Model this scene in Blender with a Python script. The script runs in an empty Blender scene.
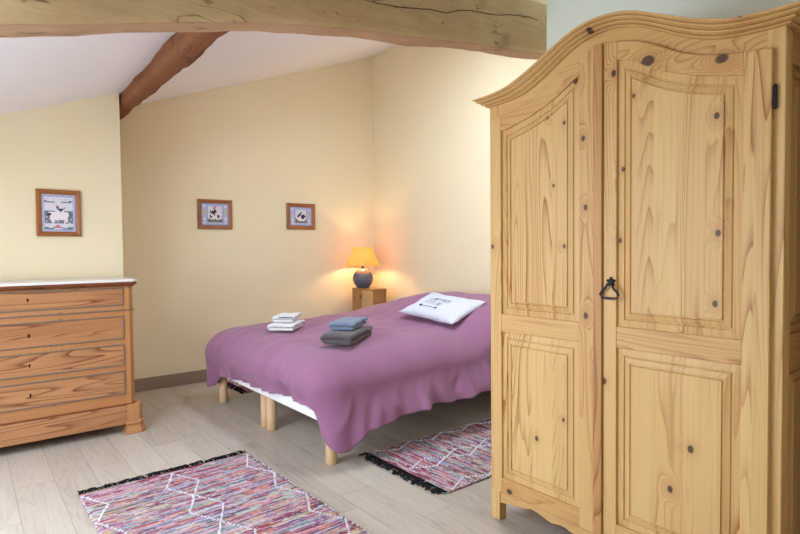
import bpy, bmesh, math, random
from mathutils import Vector, Matrix, noise as mn
R = math.radians
col = bpy.context.scene.collection
random.seed(7)

# ------------------------------------------------------------------ materials
def lin(c):
    return tuple((v/255/12.92 if v/255 <= .04045 else ((v/255+.055)/1.055)**2.4) for v in c) + (1,)

class V:
    """a scalar socket with arithmetic"""
    def __init__(s, nt, k): s.nt, s.k = nt, k
    def op(s, o, *a):
        n = s.nt.nodes.new('ShaderNodeMath'); n.operation = o
        for i, x in enumerate((s,)+a):
            if isinstance(x, V): s.nt.links.new(x.k, n.inputs[i])
            else: n.inputs[i].default_value = x
        return V(s.nt, n.outputs[0])
    def __add__(s, b): return s.op('ADD', b)
    __radd__ = __add__
    def __sub__(s, b): return s.op('SUBTRACT', b)
    def __rsub__(s, b): return (s*-1)+b
    def __mul__(s, b): return s.op('MULTIPLY', b)
    __rmul__ = __mul__
    def __truediv__(s, b): return s.op('DIVIDE', b)
    def abs(s): return s.op('ABSOLUTE')
    def fr(s): return s.op('FRACT')
    def fl(s): return s.op('FLOOR')
    def pw(s, b): return s.op('POWER', b)
    def mx(s, b): return s.op('MAXIMUM', b)
    def mi(s, b): return s.op('MINIMUM', b)
    def gt(s, b): return s.op('GREATER_THAN', b)
    def step(s, a, b):
        n = s.nt.nodes.new('ShaderNodeMapRange'); n.interpolation_type = 'SMOOTHSTEP'
        s.nt.links.new(s.k, n.inputs[0]); n.inputs[1].default_value = a; n.inputs[2].default_value = b
        return V(s.nt, n.outputs[0])

class Mat:
    def __init__(s, name, rough=.5, spec=.4):
        s.m = bpy.data.materials.new(name); s.m.use_nodes = True; s.nt = s.m.node_tree
        s.b = s.nt.nodes['Principled BSDF']; s.b.inputs['Roughness'].default_value = rough
        s.b.inputs['Specular IOR Level'].default_value = spec
    def xyz(s):
        t = s.nt.nodes.new('ShaderNodeTexCoord'); p = s.nt.nodes.new('ShaderNodeSeparateXYZ')
        s.nt.links.new(t.outputs['Object'], p.inputs[0]); return [V(s.nt, k) for k in p.outputs]
    def rnd(s): return V(s.nt, s.nt.nodes.new('ShaderNodeObjectInfo').outputs['Random'])
    def vec(s, *a):
        n = s.nt.nodes.new('ShaderNodeCombineXYZ')
        for i, x in enumerate(a):
            if isinstance(x, V): s.nt.links.new(x.k, n.inputs[i])
            else: n.inputs[i].default_value = x
        return n.outputs[0]
    def noise(s, v, scale=1, det=2, rough=.5):
        n = s.nt.nodes.new('ShaderNodeTexNoise'); s.nt.links.new(v, n.inputs['Vector'])
        n.inputs['Scale'].default_value = scale; n.inputs['Detail'].default_value = det; n.inputs['Roughness'].default_value = rough
        return V(s.nt, n.outputs['Fac'])
    def white(s, v):
        n = s.nt.nodes.new('ShaderNodeTexWhiteNoise'); n.noise_dimensions = '3D'
        s.nt.links.new(v, n.inputs['Vector']); return V(s.nt, n.outputs['Value'])
    def mix(s, f, a, b):
        n = s.nt.nodes.new('ShaderNodeMix'); n.data_type = 'RGBA'
        if isinstance(f, V): s.nt.links.new(f.k, n.inputs[0])
        else: n.inputs[0].default_value = f
        for i, x in ((6, a), (7, b)):
            if isinstance(x, tuple): n.inputs[i].default_value = x
            else: s.nt.links.new(x, n.inputs[i])
        return n.outputs[2]
    def ramp(s, f, cols, const=False):
        n = s.nt.nodes.new('ShaderNodeValToRGB'); s.nt.links.new(f.k, n.inputs[0]); e = n.color_ramp.elements
        if const: n.color_ramp.interpolation = 'CONSTANT'
        while len(e) < len(cols): e.new(.5)
        for i, c in enumerate(cols): e[i].position = c[0]; e[i].color = lin(c[1])
        return n.outputs[0]
    def color(s, c):
        if isinstance(c, tuple): s.b.inputs['Base Color'].default_value = c
        else: s.nt.links.new(c, s.b.inputs['Base Color'])
        return s
    def bump(s, h, strength=.3, dist=.002):
        n = s.nt.nodes.new('ShaderNodeBump'); s.nt.links.new(h.k, n.inputs['Height'])
        n.inputs['Strength'].default_value = strength; n.inputs['Distance'].default_value = dist
        s.nt.links.new(n.outputs[0], s.b.inputs['Normal']); return s

def plain(name, c, rough=.6, spec=.3, var=.06, scale=30, bump=0, metal=0):
    m = Mat(name, rough, spec); x, y, z = m.xyz()
    n = m.noise(m.vec(x, y, z), scale, 3)
    d = tuple(v*(1-var*2) for v in lin(c)[:3])+(1,); l = tuple(min(1, v*(1+var)) for v in lin(c)[:3])+(1,)
    m.color(m.mix(n, d, l)); m.b.inputs['Metallic'].default_value = metal
    if bump: m.bump(n, bump)
    return m.m

def wood(name, grain, light, dark, line=.7, knots=(), freq=15, rough=.45, mask_lo=.35, knot_c=(62, 44, 38), streak=.25, board=.0, spec=.35, mid=None):
    """grain axis 'x','y','z'; knots = (across, along, radius) in the object's own frame"""
    m = Mat(name, rough, spec); x, y, z = m.xyz(); sd = m.rnd()*37
    if grain == 'z': ac, al, k1, k2 = x+y, z, y, z
    elif grain == 'y': ac, al, k1, k2 = x+z, y, z, y
    else: ac, al, k1, k2 = y+z, x, z, x
    kg = None; core = None; halo = None
    for (a, l, r) in knots:
        da = k1-a; dl = k2-l
        d2 = da*da+dl*dl*.55
        g = (d2*(-1/(r*2.1)**2)).op('EXPONENT')
        h = (d2*(-1/(r*.85)**2)).op('EXPONENT')
        kg = g if kg is None else kg+g
        core = h if core is None else core.mx(h)
    if board:
        bd = (ac/board).fl(); bo = m.white(m.vec(bd, sd, 3.3)); sd2 = sd+bo*11
    else: sd2 = sd
    n = m.noise(m.vec(ac*7, al*.42, sd2), 1, 1.5, .45)
    if kg is not None: n = n+kg*.2
    f = (n*freq*1.7+ac*18).fr()
    ln = f.pw(4)*(1-f.step(.93, 1))*1.8
    mk = m.noise(m.vec(ac*5, al*.6, sd2+5), 1, 2).step(mask_lo, mask_lo+.3)
    st = m.noise(m.vec(ac*120, al*1.6, sd2), 1, 3).step(.3, .75)
    fac = (ln*mk*line+st*streak-.08).mi(1).mx(0)
    tone = m.noise(m.vec(ac*2.2, al*.5, sd2+9), 1, 2).step(.25, .75)
    mid = mid or tuple(int(a*.78+b*.22) for a, b in zip(light, dark))
    c0 = m.mix(tone, lin(light), lin(mid))
    if board: c0 = m.mix(bo*.6, c0, lin(mid))
    c = m.mix(fac, c0, lin(dark))
    if core is not None:
        c = m.mix((kg*.3).mi(.4), c, lin(dark))
        c = m.mix(core.step(.25, .6)*.9, c, lin(knot_c))
    m.color(c).bump(fac*-1, .15, .001)
    return m.m

PIN_L, PIN_D = (218, 182, 124), (156, 94, 44)
# knots: (lateral, height) in the wardrobe's own frame, lateral = Y-1.2
KV = [(-.047, 1.97, .013), (-.125, 1.868, .008), (-.415, 1.738, .011), (-.081, 1.602, .009), (.177, 1.825, .008), (.085, 1.745, .011),
      (.074, 1.467, .011), (.261, 1.859, .006), (.23, 1.57, .007), (.072, 1.03, .013), (-.414, 1.112, .011), (.177, 1.312, .008), (-.01, .779, .012), (.57, 1.315, .01),
      (-.422, 1.349, .011), (.32, .462, .011), (.181, .578, .008), (-.338, .598, .013), (-.268, .433, .012), (.012, .354, .012), (-.07, 1.331, .009), (.128, 1.99, .016),
      (.014, .877, .009), (-.42, .93, .008)]
KH = [(1.981, -.18, .024), (1.921, -.43, .019), (.171, .474, .015), (2.16, .05, .012), (2.03, -.5, .01), (2.03, .62, .006), (2.08, .38, .008)]
pineV = wood('pine_upright_grain', 'z', PIN_L, PIN_D, .72, KV, board=.11)
pineH = wood('pine_level_grain', 'y', (212, 172, 114), PIN_D, .5, KH)
pineS = wood('pine_side_grain', 'z', (206, 168, 114), PIN_D, .5, board=.13)
pineX = wood('pine_depth_grain', 'x', (200, 158, 104), PIN_D, .5)
pineT = wood('pine_dark_strip', 'z', (196, 146, 92), (132, 82, 44), .7)
oldpine = wood('resin_pine', 'x', (186, 134, 92), (116, 66, 40), .75, freq=13, mask_lo=.18, mid=(164, 112, 74))
oldpineV = wood('resin_pine_upright', 'z', (184, 134, 92), (126, 80, 50), .6, freq=9, mid=(188, 130, 80))
railpine = wood('rail_pine', 'x', (180, 130, 88), (140, 92, 58), .12, mid=(178, 116, 68))
darkwood = wood('stained_moulding_wood', 'x', (124, 70, 42), (78, 38, 22), .6)
beech = wood('beech', 'z', (212, 178, 138), (184, 142, 102), .4, rough=.5)
framewood = wood('picture_frame_wood', 'x', (164, 106, 62), (108, 62, 34), .6, rough=.35)
framewoodV = wood('picture_frame_wood_upright', 'z', (168, 110, 66), (112, 66, 36), .6, rough=.35)
nightwood = wood('nightstand_oak', 'z', (168, 122, 76), (120, 78, 42), .6)
nightpale = wood('nightstand_pale_oak', 'z', (206, 170, 122), (170, 128, 82), .5)
ironblack = plain('black_iron', (44, 46, 56), .42, .5, .1, 60, metal=.6)
brass = plain('aged_brass', (150, 126, 76), .35, .5, .1, 60, metal=.9)
beadgrey = plain('grey_beading', (128, 108, 92), .5, .3, .12, 40)
marble = plain('white_marble', (226, 222, 220), .3, .4, .06, 9)
blackpaint = plain('black_hole', (20, 17, 15), .8, .1)
whitecloth = plain('white_ticking', (240, 238, 240), .9, .1, .02, 60)
duvetM = Mat('mauve_cotton', .82, .15)
x, y, z = duvetM.xyz()
n1 = duvetM.noise(duvetM.vec(x, y, z), 5, 4); n2 = duvetM.noise(duvetM.vec(x, y, z), 420, 2)
duvetM.color(duvetM.mix(n1, lin((144, 96, 128)), lin((155, 107, 138)))).bump(n2*.4+n1*.6, .12, .004)
duvetM.b.inputs['Sheen Weight'].default_value = .15
duvetM = duvetM.m
def terry(name, c):
    m = Mat(name, .95, .05); x, y, z = m.xyz(); n = m.noise(m.vec(x, y, z), 320, 2); w = m.noise(m.vec(x, y, z), 25, 2)
    d = tuple(v*.72 for v in lin(c)[:3])+(1,)
    m.color(m.mix(n*.6+w*.4, d, lin(c))).bump(n, .8, .004); m.b.inputs['Sheen Weight'].default_value = .3
    return m.m
terryW, terryG, terryB = terry('white_terry', (236, 235, 237)), terry('charcoal_terry', (98, 90, 94)), terry('slate_blue_terry', (122, 138, 166))
cushM = plain('white_cotton', (206, 208, 220), .85, .1, .02, 40, .1)
inkM = plain('grey_print', (128, 130, 142), .8, .1)
inkD = plain('dark_print', (54, 56, 70), .8, .1)
ceramic = plain('blue_grey_ceramic', (88, 90, 108), .22, .5, .06, 40)

def paint(name, c, var=.03, bump=.12):
    m = Mat(name, .85, .2); x, y, z = m.xyz()
    a = m.noise(m.vec(x, y, z), 1.2, 3); b = m.noise(m.vec(x, y, z), 26, 3)
    m.color(m.mix(a, tuple(v*(1-var*2) for v in lin(c)[:3])+(1,), lin(c))).bump(b, bump, .006)
    return m.m
yellowM = paint('pale_yellow_paint', (235, 222, 191))
greenM = paint('pale_green_paint', (234, 244, 234))
ceilM = paint('white_ceiling_paint', (246, 245, 252))

# floor: laminate planks running along Y
fm = Mat('grey_oak_laminate', .42, .35); x, y, z = fm.xyz()
pi_ = (x/.192).fl(); off = fm.white(fm.vec(pi_, 1.7, 0))
pj = ((y+off*1.2)/1.25).fl(); rn = fm.white(fm.vec(pi_, pj, 2.1))
gx = (x/.192).fr(); gy = ((y+off*1.2)/1.25).fr()
seam = ((gx-.5).abs().gt(.492)).mx((gy-.5).abs().gt(.4985))
g1 = fm.noise(fm.vec(x*9, y*.9, rn*20), 1, 3); g2 = fm.noise(fm.vec(x*90, y*3, rn*20), 1, 3)
gl = (g1*9).fr().pw(3)
fac = (g1*.45+g2*.35+gl*.22+rn*.35-.18).mi(1).mx(0)
fc = fm.ramp(fac, [(0, (200, 191, 180)), (.45, (183, 172, 160)), (1, (146, 134, 122))])
fm.color(fm.mix(seam*.55, fc, lin((110, 98, 88)))).bump(seam*-1+g2*-.15, .25, .002)
floorM = fm.m
bsM = wood('grey_brown_skirting', 'x', (150, 132, 118), (118, 100, 88), .4)
# old beams
def beam_mat(name, light, dark, mid, along=.5):
    m = Mat(name, .8, .12); x, y, z = m.xyz(); al, ac = (x, z*1.0+y*.9) if along == .5 else (y, x+z)
    w = m.noise(m.vec(x, y, z), 3, 5, .6); wz = m.noise(m.vec(al*2, ac*3, 2), 1, 2)
    s = m.noise(m.vec(al*2.2, (ac+wz*.12)*38, 0), 1, 4, .65); cr = m.noise(m.vec(al*1.3, (ac+wz*.1)*11, 4), 1, 3, .6)
    bl = m.noise(m.vec(al*3.2, ac*6, 8), 1, 3); sp = m.noise(m.vec(al*14, ac*22, 6), 1, 3)
    c = m.mix((w*.9+s*.75-.42).mi(1).mx(0), lin(light), lin(mid))
    c = m.mix(((cr-.5).abs().step(.014, 0))*bl.step(.48, .6)*.8, c, lin(dark))
    c = m.mix(bl.step(.56, .74)*.4+sp.step(.64, .74)*.55, c, lin(dark))
    m.color(c).bump(s*.7+cr*.5+w*.4, .9, .014)
    return m.m
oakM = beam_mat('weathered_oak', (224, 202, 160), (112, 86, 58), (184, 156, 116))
oakU = beam_mat('shaded_oak_underside', (206, 172, 138), (96, 72, 54), (164, 130, 102))  # shade on the beam's underside, painted in as a darker, pinker oak
redM = beam_mat('red_brown_oak', (160, 104, 72), (54, 40, 32), (94, 64, 48), 0)
crackM = plain('dark_crack', (92, 72, 50), .9, .1)

def rug_mat(name, ax):
    m = Mat(name, .95, .05); x, y, z = m.xyz(); a, b = (x, y) if ax == 'y' else (y, x)   # rows stacked along b
    row = (b/.0125).fl()
    seg = m.noise(m.vec(a*5, row*3.1, 0), 1, 1)
    r1 = m.white(m.vec(row, (a*1.6+m.white(m.vec(row, 9, 1))*3).fl(), 2)); grp = m.noise(m.vec(a*1.0, b*16, 5), 1, 2)
    pick = (r1*.62+grp*.55+(seg-.5)*.35-.08).fr()
    c = m.ramp(pick, [(0, (104, 100, 136)), (.09, (160, 96, 118)), (.17, (146, 152, 174)), (.26, (190, 152, 162)), (.34, (142, 66, 82)), (.42, (184, 178, 184)), (.49, (126, 140, 146)),
                      (.56, (186, 162, 112)), (.61, (138, 98, 136)), (.68, (188, 122, 112)), (.75, (84, 78, 100)), (.81, (160, 174, 162)), (.87, (186, 136, 156)), (.94, (140, 140, 162))], True)
    fleck = m.white(m.vec((a/.016).fl(), (b/.006).fl(), 7))
    c = m.mix(fleck.gt(.9)*.4, c, lin((206, 200, 206))); c = m.mix(fleck.step(.16, .14)*.45, c, lin((84, 76, 92)))
    gr = ((b/.0125).fr()-.5).abs()
    m.color(c).bump(gr*-1+fleck*.3, .7, .004)
    return m.m
rugMy, rugMx = rug_mat('rag_weave', 'y'), rug_mat('rag_weave_crosswise', 'x')
nubM = plain('white_cotton_nubs', (214, 211, 220), .95, .05, .1, 200)
fringeM = plain('black_yarn', (36, 33, 38), .95, .05, .2, 90)

# ------------------------------------------------------------------ object helpers
def link(o, parent=None):
    col.objects.link(o)
    if parent: o.parent = parent
    return o
def tag(o, label=None, cat=None, group=None, kind=None):
    for k, v in (('label', label), ('category', cat), ('group', group), ('kind', kind)):
        if v: o[k] = v
    return o
def empty(name, loc, label, cat, group=None, rz=0):
    o = bpy.data.objects.new(name, None); o.empty_display_size = .1; o.location = loc; o.rotation_euler.z = rz
    return tag(link(o), label, cat, group)
def mesh(name, bm, mats, parent=None, bevel=0, smooth=False, sub=0, seg=2, recalc=True):
    if recalc: bmesh.ops.recalc_face_normals(bm, faces=bm.faces[:])
    me = bpy.data.meshes.new(name); bm.to_mesh(me); bm.free()
    for m in (mats if isinstance(mats, (list, tuple)) else [mats]): me.materials.append(m)
    if smooth:
        for p in me.polygons: p.use_smooth = True
    o = link(bpy.data.objects.new(name, me), parent)
    if bevel:
        b = o.modifiers.new('bevel', 'BEVEL'); b.width = bevel; b.segments = seg; b.limit_method = 'ANGLE'; b.angle_limit = R(35)
    if sub:
        s = o.modifiers.new('subdiv', 'SUBSURF'); s.levels = s.render_levels = sub
    return o
def box(bm, x0, x1, y0, y1, z0, z1, mi=0):
    vs = [bm.verts.new((x, y, z)) for x in (x0, x1) for y in (y0, y1) for z in (z0, z1)]
    for f in ((0, 1, 3, 2), (4, 6, 7, 5), (0, 4, 5, 1), (2, 3, 7, 6), (0, 2, 6, 4), (1, 5, 7, 3)):
        bm.faces.new([vs[i] for i in f]).material_index = mi
def bx(*a, mi=0):
    bm = bmesh.new(); box(bm, *a, mi=mi); return bm
def prism(bm, pts, axis, a, b, mi=0):
    """polygon extruded along axis from a to b; pts are the two other coordinates in xyz order"""
    def p3(p, t): return (t, p[0], p[1]) if axis == 'x' else ((p[0], t, p[1]) if axis == 'y' else (p[0], p[1], t))
    A = [bm.verts.new(p3(p, a)) for p in pts]; B = [bm.verts.new(p3(p, b)) for p in pts]; n = len(pts)
    bm.faces.new(A).material_index = mi; bm.faces.new(B[::-1]).material_index = mi
    for i in range(n): bm.faces.new((A[i], B[i], B[(i+1) % n], A[(i+1) % n])).material_index = mi
def strip_prism(bm, us, lo, hi, x0, x1, mi=0):
    """board in the y-z plane between two curves"""
    L = [[bm.verts.new((x, u, f(u))) for u in us] for x in (x0, x1) for f in (lo, hi)]
    a, b, c, d = L; n = len(us)
    for i in range(n-1):
        for p, q in ((a, b), (b, d), (d, c), (c, a)):
            bm.faces.new((p[i], p[i+1], q[i+1], q[i])).material_index = mi
    for i in (0, n-1): bm.faces.new((a[i], b[i], d[i], c[i])).material_index = mi
def lathe(bm, prof, n=32, c=(0, 0)):
    rings = [[bm.verts.new((c[0]+r*math.cos(2*math.pi*i/n), c[1]+r*math.sin(2*math.pi*i/n), z)) for i in range(n)] for r, z in prof]
    for A, B in zip(rings, rings[1:]):
        for i in range(n): bm.faces.new((A[i], A[(i+1) % n], B[(i+1) % n], B[i]))
    return rings
def capped(bm, prof, n=32, c=(0, 0)):
    r = lathe(bm, prof, n, c); bm.faces.new(r[0][::-1]); bm.faces.new(r[-1])
def tube(bm, pts, r, n=8, closed=False):
    pts = [Vector(p) for p in pts]; N = len(pts); rings = []
    up = Vector((0, 0, 1))
    for i, p in enumerate(pts):
        a = pts[(i-1) % N] if closed or i > 0 else p; b = pts[(i+1) % N] if closed or i < N-1 else p
        t = (b-a).normalized(); s = t.cross(up)
        if s.length < .05: s = t.cross(Vector((1, 0, 0)))
        s.normalize(); w = s.cross(t); rr = r[i] if isinstance(r, (list, tuple)) else r
        rings.append([bm.verts.new(p+(s*math.cos(2*math.pi*k/n)+w*math.sin(2*math.pi*k/n))*rr) for k in range(n)])
    for i in range(N if closed else N-1):
        A, B = rings[i], rings[(i+1) % N]
        for k in range(n): bm.faces.new((A[k], A[(k+1) % n], B[(k+1) % n], B[k]))
    if not closed: bm.faces.new(rings[0][::-1]); bm.faces.new(rings[-1])
def curve_fn(pts):
    pts = sorted(pts)
    def f(u):
        if u <= pts[0][0]: return pts[0][1]
        for i in range(len(pts)-1):
            (a, p), (b, q) = pts[i], pts[i+1]
            if u <= b:
                p0 = pts[i-1] if i else (2*a-b, p); p3 = pts[i+2] if i+2 < len(pts) else (2*b-a, q)
                m0 = (q-p0[1])/(b-p0[0])*(b-a); m1 = (p3[1]-p)/(p3[0]-a)*(b-a); t = (u-a)/(b-a)
                return (2*t**3-3*t*t+1)*p+(t**3-2*t*t+t)*m0+(-2*t**3+3*t*t)*q+(t**3-t*t)*m1
        return pts[-1][1]
    return f
def lerp(a, b, t): return a+(b-a)*t
def sst(a, b, v):
    t = min(1, max(0, (v-a)/(b-a))); return t*t*(3-2*t)

# ------------------------------------------------------------------ the room
XL, XR, YF, YB = -1.3, 4.0, -1.6, 5.55
CA, CB = 2.194, .371
def cz(x): return CA+CB*x
def struct(name, bm, m, **k):
    o = mesh(name, bm, m, **k); o['kind'] = 'structure'; return o
struct('floor', bx(XL-.1, XR+.1, YF-.1, YB+.1, -.1, 0), floorM)
SKY = [(-.95, -.15, 1.7, 3.1), (2.05, 2.85, 2.7, 3.6)]          # roof windows: x0, x1, y0, y1; second one unseen, added to brighten the bed
bm = bmesh.new(); xs = [XL-.1]+[v for q in SKY for v in q[:2]]+[XR+.1]
def roof(xa, xb, ya, yb): prism(bm, [(xa, cz(xa)), (xb, cz(xb)), (xb, cz(xb)+.14), (xa, cz(xa)+.14)], 'y', ya, yb)
for i in (0, 2, 4): roof(xs[i], xs[i+1], YF-.1, YB+.1)
for a, b, c, d in SKY: roof(a, b, YF-.1, c); roof(a, b, d, YB+.1)
struct('ceiling', bm, ceilM)
def gable(bm, y0, y1): prism(bm, [(XL-.1, 0), (XR+.1, 0), (XR+.1, cz(XR)+.05), (XL-.1, cz(XL)+.02)], 'y', y0, y1)
bm = bmesh.new(); gable(bm, YB, YB+.1); struct('wall_back', bm, yellowM)
bm = bmesh.new(); gable(bm, YF-.1, YF); struct('wall_front', bm, yellowM)
struct('wall_right', bx(XR, XR+.1, YF, YB, 0, cz(XR)+.03), yellowM)
W = [(-.9, .2, .55, 1.5), (1.5, 3.5, .55, 1.6)]       # window openings in the left wall: y0, y1, z0, z1
bm = bmesh.new(); HL = cz(XL)+.01
ys = [YF]+[v for w in W for v in w[:2]]+[YB]
for i in range(0, len(ys), 2): box(bm, XL-.1, XL, ys[i], ys[i+1], 0, HL)
for (a, b, c, d) in W: box(bm, XL-.1, XL, a, b, 0, c); box(bm, XL-.1, XL, a, b, d, HL)
struct('wall_left', bm, yellowM)
bm = bmesh.new(); prism(bm, [(XL, 0), (1.0, 0), (1.0, cz(1.0)+.02), (XL, cz(XL)+.02)], 'y', 4.8, YB); struct('wall_alcove', bm, yellowM)
bm = bmesh.new(); prism(bm, [(2.62, 0), (XR, 0), (XR, cz(XR)+.02), (2.62, cz(2.62)+.02)], 'y', YF, 1.945); struct('wall_partition', bm, greenM)
struct('wall_unseen_shade', bx(2.05, XR, .36, .48, 0, cz(2.05)), yellowM)  # unseen wall, added to darken the wardrobe's right side
struct('baseboard_back', bx(1.0, XR, YB-.014, YB, 0, .122), bsM, bevel=.004)
struct('baseboard_right', bx(XR-.014, XR, 1.945, YB-.014, 0, .122), bsM, bevel=.004)
struct('baseboard_alcove', bx(XL, 1.0, 4.786, 4.8, 0, .122), bsM, bevel=.004)
wframe = plain('white_window_paint', (232, 232, 230), .4, .4)
gm = bpy.data.materials.new('window_glass'); gm.use_nodes = True; nt = gm.node_tree
tr = nt.nodes.new('ShaderNodeBsdfTransparent'); gl_ = nt.nodes.new('ShaderNodeBsdfGlossy'); gl_.inputs['Roughness'].default_value = .02
mx = nt.nodes.new('ShaderNodeMixShader'); mx.inputs[0].default_value = .05
nt.links.new(tr.outputs[0], mx.inputs[1]); nt.links.new(gl_.outputs[0], mx.inputs[2]); nt.links.new(mx.outputs[0], nt.nodes['Material Output'].inputs[0])
for k, (a, b, c, d) in enumerate(W):
    bm = bmesh.new(); x0, x1 = XL-.08, XL-.02; mid = (a+b)/2
    for q in ((a, b, c, c+.05), (a, b, d-.05, d), (a, a+.05, c+.05, d-.05), (b-.05, b, c+.05, d-.05), (mid-.03, mid+.03, c+.05, d-.05)): box(bm, x0, x1, *q)
    o = struct('window_%d' % (k+1), bm, wframe)
    mesh('pane', bx(XL-.055, XL-.05, a+.04, b-.04, c+.04, d-.04), gm, o)
sl = math.atan(CB)
def slope_box(bm, x0, x1, y0, y1, d0, d1):
    prism(bm, [(x0, cz(x0)+d0), (x1, cz(x1)+d0), (x1, cz(x1)+d1), (x0, cz(x0)+d1)], 'y', y0, y1)
for k, (a, b, c, d) in enumerate(SKY):
    bm = bmesh.new()
    for q in ((a, b, c, c+.06), (a, b, d-.06, d), (a, a+.06, c+.06, d-.06), (b-.06, b, c+.06, d-.06)): slope_box(bm, *q, .02, .12)
    o = struct('window_%d' % (k+3), bm, beech)  # the one over the bed is added for its light
    bm = bmesh.new(); slope_box(bm, a+.05, b-.05, c+.05, d-.05, .06, .066); mesh('pane', bm, gm, o)

# ------------------------------------------------------------------ beams
def log(name, cent, halfs, n, m, parent=None, amp=.012, seed=0., ring=28, p=3.2):
    """irregular timber: cent(t)->Vector, halfs(t)->(half width, half height); swept along its own axis"""
    bm = bmesh.new(); rings = []
    for i in range(n+1):
        t = i/n; c = cent(t); w, h = halfs(t)
        d = (cent(min(1, t+.01))-cent(max(0, t-.01))).normalized(); s = d.cross(Vector((0, 0, 1))).normalized(); u = s.cross(d)
        rg = []
        for k in range(ring):
            a = 2*math.pi*k/ring; ca, sa = math.cos(a), math.sin(a)
            q = (abs(ca)**p+abs(sa)**p)**(-1/p)
            pos = c+s*(ca*q*w)+u*(sa*q*h)
            dr = amp*(mn.noise(pos*3+Vector((seed, 0, 0)))+.5*mn.noise(pos*9+Vector((0, seed, 0))))
            rg.append(bm.verts.new(pos+(s*ca+u*sa)*dr))
        rings.append(rg)
    for A, B in zip(rings, rings[1:]):
        for k in range(ring): bm.faces.new((A[k], A[(k+1) % ring], B[(k+1) % ring], B[k]))
    bm.faces.new(rings[0][::-1]); bm.faces.new(rings[-1])
    return mesh(name, bm, m, parent, smooth=True)
bot = curve_fn([(-1.3, 1.42), (-.6, 1.78), (.116, 2.018), (.257, 2.05), (.412, 2.09), (.584, 2.139), (.775, 2.188), (.943, 2.23), (1.227, 2.282), (1.498, 2.322), (1.809, 2.366), (2.167, 2.42), (2.585, 2.472), (2.871, 2.512), (3.3, 2.56), (4.0, 2.58)])
TH = lambda x: .3 if x > .9 else lerp(.22, .3, sst(-1.3, .9, x))
def bc(t):
    x = lerp(-1.28, 3.985, t); return Vector((x, 2.18, bot(x)+TH(x)/2))
beam = log('ceiling_beam', bc, lambda t: (.072, TH(lerp(-1.28, 3.985, t))/2), 110, oakM, amp=.011, seed=3, ring=44, p=13)
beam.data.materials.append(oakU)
for f_ in beam.data.polygons: f_.material_index = 1 if f_.normal.z < -.55 else 0  # faces turned down take the painted shade
tag(beam, 'massive pale weathered oak beam arching across the top of the room', 'beam')
bm = bmesh.new()
ck = curve_fn([(1.2, 2.44), (1.5, 2.455), (1.696, 2.478), (1.873, 2.515), (2.006, 2.53), (2.06, 2.555), (2.168, 2.585), (2.388, 2.618), (2.529, 2.655), (2.744, 2.682)])
tube(bm, [(x, 2.104+.004*mn.noise(Vector((x*9, 0, 0))), ck(x)+.006*mn.noise(Vector((x*14, 3, 0)))) for x in [1.25+i*.03 for i in range(51)]], [.0008+.0014*sst(0, 14, i) for i in range(51)], 6)
mesh('crack', bm, crackM, beam)
pur = log('ceiling_purlin', lambda t: Vector((1.078+.012*math.sin(t*9), lerp(5.54, .9, t), 2.555+.012*math.sin(t*7+1))), lambda t: (.068+.012*t, .085), 60, redM, amp=.02, seed=8, ring=20, p=5)
tag(pur, 'red-brown rough timber running along the sloping ceiling from the alcove corner', 'beam')

# ------------------------------------------------------------------ wardrobe
YC, XC = 1.2, 1.99
wr = empty('wardrobe', (XC, YC, 0), 'large honey pine wardrobe with arched cornice and two panelled doors', 'wardrobe')
ctop = curve_fn([(0, 2.192), (.07, 2.186), (.13, 2.167), (.2, 2.133), (.29, 2.087), (.36, 2.055), (.435, 2.031), (.52, 2.0215), (.59, 2.02), (.66, 2.021)])
cbot = curve_fn([(0, 2.149), (.063, 2.143), (.142, 2.119), (.217, 2.080), (.288, 2.040), (.37, 2.004), (.448, 1.986), (.535, 1.979), (.606, 1.978)])
dtop = curve_fn([(0, 2.095), (.052, 2.09), (.14, 2.066), (.215, 2.028), (.303, 1.977), (.385, 1.947), (.496, 1.924), (.575, 1.916)])
ptop = curve_fn([(0, 2.03), (.058, 2.018), (.113, 2.0), (.171, 1.967), (.244, 1.927), (.346, 1.888), (.426, 1.867), (.496, 1.851)])
HW, DP = .605, .58
def rng(a, b, n): return [lerp(a, b, i/n) for i in range(n+1)]
# carcass: posts, frieze, top, bottom, back
for s in (-1, 1):
    y0, y1 = sorted((s*HW, s*(HW-.052)))
    mesh('post', bx(0, .05, y0, y1, 0, 1.99), pineV, wr, bevel=.003); mesh('post', bx(DP-.05, DP, y0, y1, 0, 1.99), pineV, wr, bevel=.003)
bm = bmesh.new(); strip_prism(bm, rng(-HW+.05, HW-.05, 60), lambda u: 1.88, lambda u: (cbot(abs(u))+ctop(abs(u)))/2, .002, .026)
mesh('frieze', bm, pineH, wr)
bm = bmesh.new(); box(bm, .03, DP-.02, -HW+.02, HW-.02, .15, .17); mesh('bottom_board', bm, pineH, wr)
mesh('back_board', bx(DP-.018, DP-.004, -HW+.03, HW-.03, .12, 1.98), pineS, wr)
bm = bmesh.new(); strip_prism(bm, rng(-HW+.01, HW-.01, 48), lambda u: ctop(abs(u))-.03, lambda u: ctop(abs(u))-.012, .0, DP); mesh('top_board', bm, pineX, wr)
apr = curve_fn([(0, .088), (.08, .092), (.16, .095), (.185, .102), (.218, .104), (.26, .097), (.31, .108), (.366, .118), (.40, .11), (.44, .101), (.51, .092), (.555, .084)])
bm = bmesh.new(); strip_prism(bm, rng(-.553, .553, 90), lambda u: apr(abs(u)), lambda u: .165, .006, .03)
mesh('apron', bm, pineH, wr, bevel=.002)
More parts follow.
